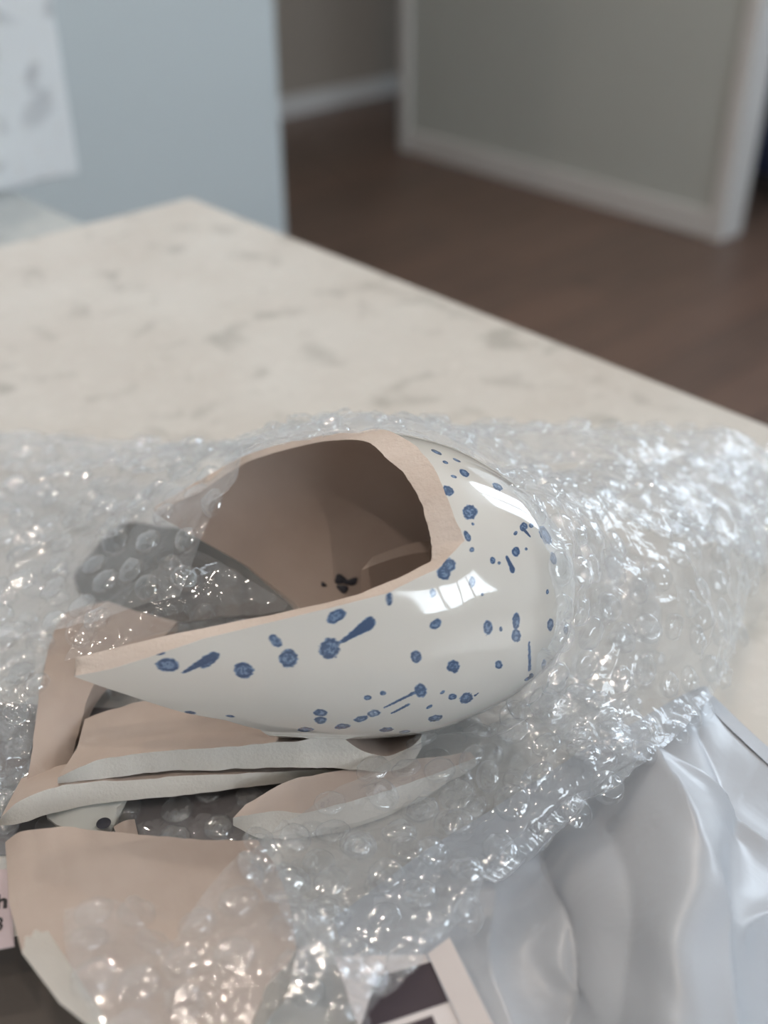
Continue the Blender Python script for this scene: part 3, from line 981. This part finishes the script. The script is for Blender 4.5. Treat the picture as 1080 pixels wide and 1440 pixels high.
def wrap(name, curves, nu, nv, label, amp=0.003, seed=1, spacing=0.0099, mat='film', crease=0.003, maxb=300, floor_h=0.0015, skip=0.08):
    G = sheet(curves, nu, nv)
    n = grid_normals(G)
    rid = 1 - np.abs(fbm(G * 38, seed + 3, 3))
    G = G + n * (amp * 0.9 * fbm(G * 34, seed, 3) + crease * 0.9 * (rid ** 4 - 0.3) + 0.0003 * fbm(G * 240, seed + 5, 2))[..., None]
    G[..., 2] = np.maximum(G[..., 2], CT + floor_h)
    # ragged borders
    e = empty(name, (G[..., 0].mean(), G[..., 1].mean(), CT), label, 'bubble wrap')
    mesh_obj('film', G.reshape(-1, 3), grid_faces(nv, nu), M[mat], e)
    n = grid_normals(G)
    # bubbles: a close packing over the sheet
    ar = np.linalg.norm(np.cross(np.gradient(G, axis=1), np.gradient(G, axis=0)), axis=-1).reshape(-1)
    r = np.random.default_rng(seed)
    idx = r.choice(len(ar), size=9000, p=ar / ar.sum())
    P = G.reshape(-1, 3)[idx]; Nn = n.reshape(-1, 3)[idx]
    keep = np.zeros((0, 3)); ks = []
    for i in range(len(P)):
        if len(keep) == 0 or np.min(np.sum((keep - P[i]) ** 2, 1)) > spacing ** 2:
            keep = np.vstack([keep, P[i]]); ks.append(i)
    uu, vv = project(keep)
    vis = [(k, i) for k, i in enumerate(ks) if -30 < uu[k] < 1110 and -30 < vv[k] < 1470]
    r.shuffle(vis)
    cnt = 0
    for k, i in vis[:maxb]:
        if r.random() < skip: continue
        o = bpy.data.objects.new('bubble', DOMES[int(r.integers(len(DOMES)))]); C.objects.link(o)
        o.parent = e
        if mat in ('thin', 'soft'):
            o.material_slots[0].link = 'OBJECT'; o.material_slots[0].material = M[mat + '_bubble']
        q = Vector(Nn[i]).to_track_quat('Z', 'Y')
        sx = r.uniform(0.88, 1.06)
        o.matrix_local = Matrix.Translation(Vector(P[i] - np.array(e.location))) @ q.to_matrix().to_4x4() @ Matrix.Rotation(r.uniform(0, 6.28), 4, 'Z') @ Matrix.Diagonal((sx, sx * r.uniform(.92, 1.05), r.uniform(0.45, 1.1), 1))
        cnt += 1
    return e


def hv(u, v, k=0.005):
    x, p = vhit(u, v)
    return (vpt(np.array([x]), np.array([p]))[0][2] - CT + k) * 1000


# mound on the left, running over the far rim and into the gap
wrap('bubble_wrap', [
    [(-80, 660, 2), (60, 655, 2), (200, 650, 2), (300, 650, 4), (340, 660, 20)],
    [(-80, 622, 16), (60, 616, 20), (200, 616, 24), (290, 622, 45), (335, 634, 70)],
    [(-80, 690, 24), (60, 680, 28), (180, 680, 40), (270, 680, 62), (328, 664, 74)],
    [(-80, 760, 28), (60, 755, 34), (160, 760, 46), (240, 745, 58), (300, 712, 66)],
    [(-80, 840, 30), (60, 830, 36), (150, 825, 44), (220, 800, 52), (278, 770, 56)],
    [(-80, 910, 30), (40, 890, 34), (130, 872, 40), (200, 850, 44), (252, 838, 46)]], 150, 150,
    'bubble wrap mound at the left, behind the tip of the vase', seed=11, amp=0.0028)
wrap('bubble_wrap', [
    [(-80, 880, 24), (-20, 880, 24), (30, 880, 24), (66, 885, 24)],
    [(-80, 960, 24), (-20, 960, 24), (30, 960, 22), (56, 970, 22)],
    [(-80, 1040, 18), (-20, 1040, 18), (20, 1040, 16), (44, 1050, 14)],
    [(-80, 1130, 8), (-20, 1130, 8), (10, 1130, 6), (36, 1128, 5)]], 60, 80,
    'narrow strip of bubble wrap down the left border', seed=17)
# clear film falling over the gap in front of the dark shade piece
wrap('bubble_wrap', [
    [(270, 770, 57), (310, 790, 50), (350, 815, 46), (405, 848, 40)],
    [(220, 800, 52), (290, 820, 46), (340, 840, 42), (400, 858, 38)],
    [(130, 860, 40), (210, 872, 40), (290, 868, 38), (380, 866, 36)],
    [(90, 930, 32), (150, 915, 34), (220, 893, 36), (300, 880, 36)]], 70, 60,
    'thin clear bubble film over the dark shade piece in the gap', seed=23, mat='thin', spacing=0.014, skip=0.5, amp=0.001, crease=0.001)
# back and right mound, wrapped round the base of the vase
wrap('bubble_wrap', [
    [(335, 640, 5), (420, 640, 5), (520, 640, 5), (640, 645, 4), (780, 650, 3), (920, 650, 3), (1030, 660, 2), (1100, 700, 2)],
    [(335, 628, 66), (400, 604, 66), (480, 588, 70), (560, 590, 66), (650, 598, 54), (780, 602, 42), (910, 602, 34), (1020, 610, 22), (1100, 640, 8)],
    [(340, 634, 80), (420, 612, 82), (500, 602, 84), (570, 604, 86), (650, 636, 78), (760, 660, 58), (900, 670, 46), (1020, 690, 28), (1100, 720, 8)],
    [(345, 636, 84), (420, 616, 88), (500, 606, 92), (560, 606, 93), (645, 640, 84), (725, 684, 72), (800, 720, 62), (1000, 760, 36), (1095, 800, 6)]], 190, 80,
    'bubble wrap standing behind the vase, highest at its rim', seed=31, amp=0.0022, crease=0.0022, mat='soft')
wrap('bubble_wrap', [
    [(690, 662, 64), (860, 650, 48), (960, 640, 36), (1040, 640, 24), (1090, 680, 8)],
    [(722, 694, hv(722, 694)), (850, 700, 58), (950, 710, 46), (1030, 730, 28), (1075, 760, 6)],
    [(760, 745, hv(760, 745)), (870, 770, 56), (950, 790, 44), (1020, 820, 24), (1050, 840, 4)],
    [(774, 800, hv(774, 800)), (870, 840, 50), (940, 870, 38), (1000, 900, 18), (1030, 920, 3)],
    [(776, 872, hv(776, 872)), (850, 910, 42), (920, 940, 30), (975, 960, 14), (1006, 970, 6)],
    [(756, 942, hv(756, 942)), (820, 975, 34), (880, 1000, 26), (930, 1015, 22), (965, 1020, 18)],
    [(735, 990, 30), (780, 1030, 30), (830, 1050, 28), (880, 1060, 26), (915, 1066, 24)]], 150, 170,
    'bubble wrap mound at the right, pressed round the base of the vase', seed=37, amp=0.0020, crease=0.0018, mat='soft')
# front fold
wrap('bubble_wrap', [
    [(770, 960, 34), (700, 1004, 24), (620, 1040, 18), (540, 1078, 16), (450, 1128, 16), (370, 1182, 22), (345, 1230, 34)],
    [(850, 985, 36), (790, 1030, 34), (690, 1080, 26), (600, 1120, 20), (510, 1170, 20), (430, 1230, 24), (400, 1290, 32)],
    [(905, 1010, 30), (850, 1060, 34), (760, 1110, 30), (660, 1170, 26), (570, 1230, 24), (490, 1300, 26), (450, 1350, 30)],
    [(925, 1050, 24), (870, 1090, 26), (790, 1140, 26), (700, 1205, 26), (620, 1280, 26), (550, 1340, 27), (510, 1380, 28)],
    [(915, 1064, 20), (862, 1102, 18), (775, 1165, 18), (700, 1232, 20), (640, 1302, 24), (585, 1350, 28), (540, 1400, 30)]], 190, 120,
    'bubble wrap fold running diagonally in front of the vase', seed=43, amp=0.003)
wrap('bubble_wrap', [
    [(90, 1275, 34), (170, 1262, 34), (235, 1320, 34), (290, 1250, 33), (345, 1198, 32), (400, 1230, 32), (460, 1290, 32)],
    [(90, 1320, 38), (170, 1310, 38), (240, 1340, 38), (310, 1300, 37), (370, 1280, 36), (430, 1310, 34), (520, 1350, 32)],
    [(110, 1390, 40), (190, 1380, 40), (260, 1380, 40), (330, 1370, 39), (400, 1370, 37), (460, 1370, 36), (545, 1385, 32)],
    [(150, 1470, 42), (220, 1470, 42), (290, 1470, 42), (350, 1470, 40), (410, 1470, 38), (450, 1470, 36), (480, 1470, 34)]], 130, 80,
    'bubble wrap flap lying over the large foreground shard', seed=53, amp=0.0016, crease=0.0016, mat='thin', skip=0.3)
# layer under everything
wrap('bubble_wrap', [
    [(-60, 680, 2), (200, 680, 2), (500, 680, 2), (760, 720, 2), (900, 780, 2)],
    [(-60, 850, 3), (200, 850, 3), (500, 850, 2), (760, 850, 2), (930, 880, 2)],
    [(-60, 1000, 2), (200, 1000, 2), (500, 1010, 2), (720, 1010, 2), (860, 1030, 2)],
    [(-60, 1140, 2), (200, 1150, 2), (450, 1180, 2), (600, 1200, 2), (700, 1180, 2)],
    [(-60, 1330, 2), (150, 1330, 2), (400, 1400, 3), (520, 1420, 4), (600, 1330, 4)]], 120, 120,
    'flat bottom layer of bubble wrap under the pottery', seed=61, amp=0.0008, crease=0.0008, floor_h=0.0008)
print('tris', sum(len(o.data.polygons) * 2 for o in sc.objects if o.type == 'MESH' and o.data.users == 1))
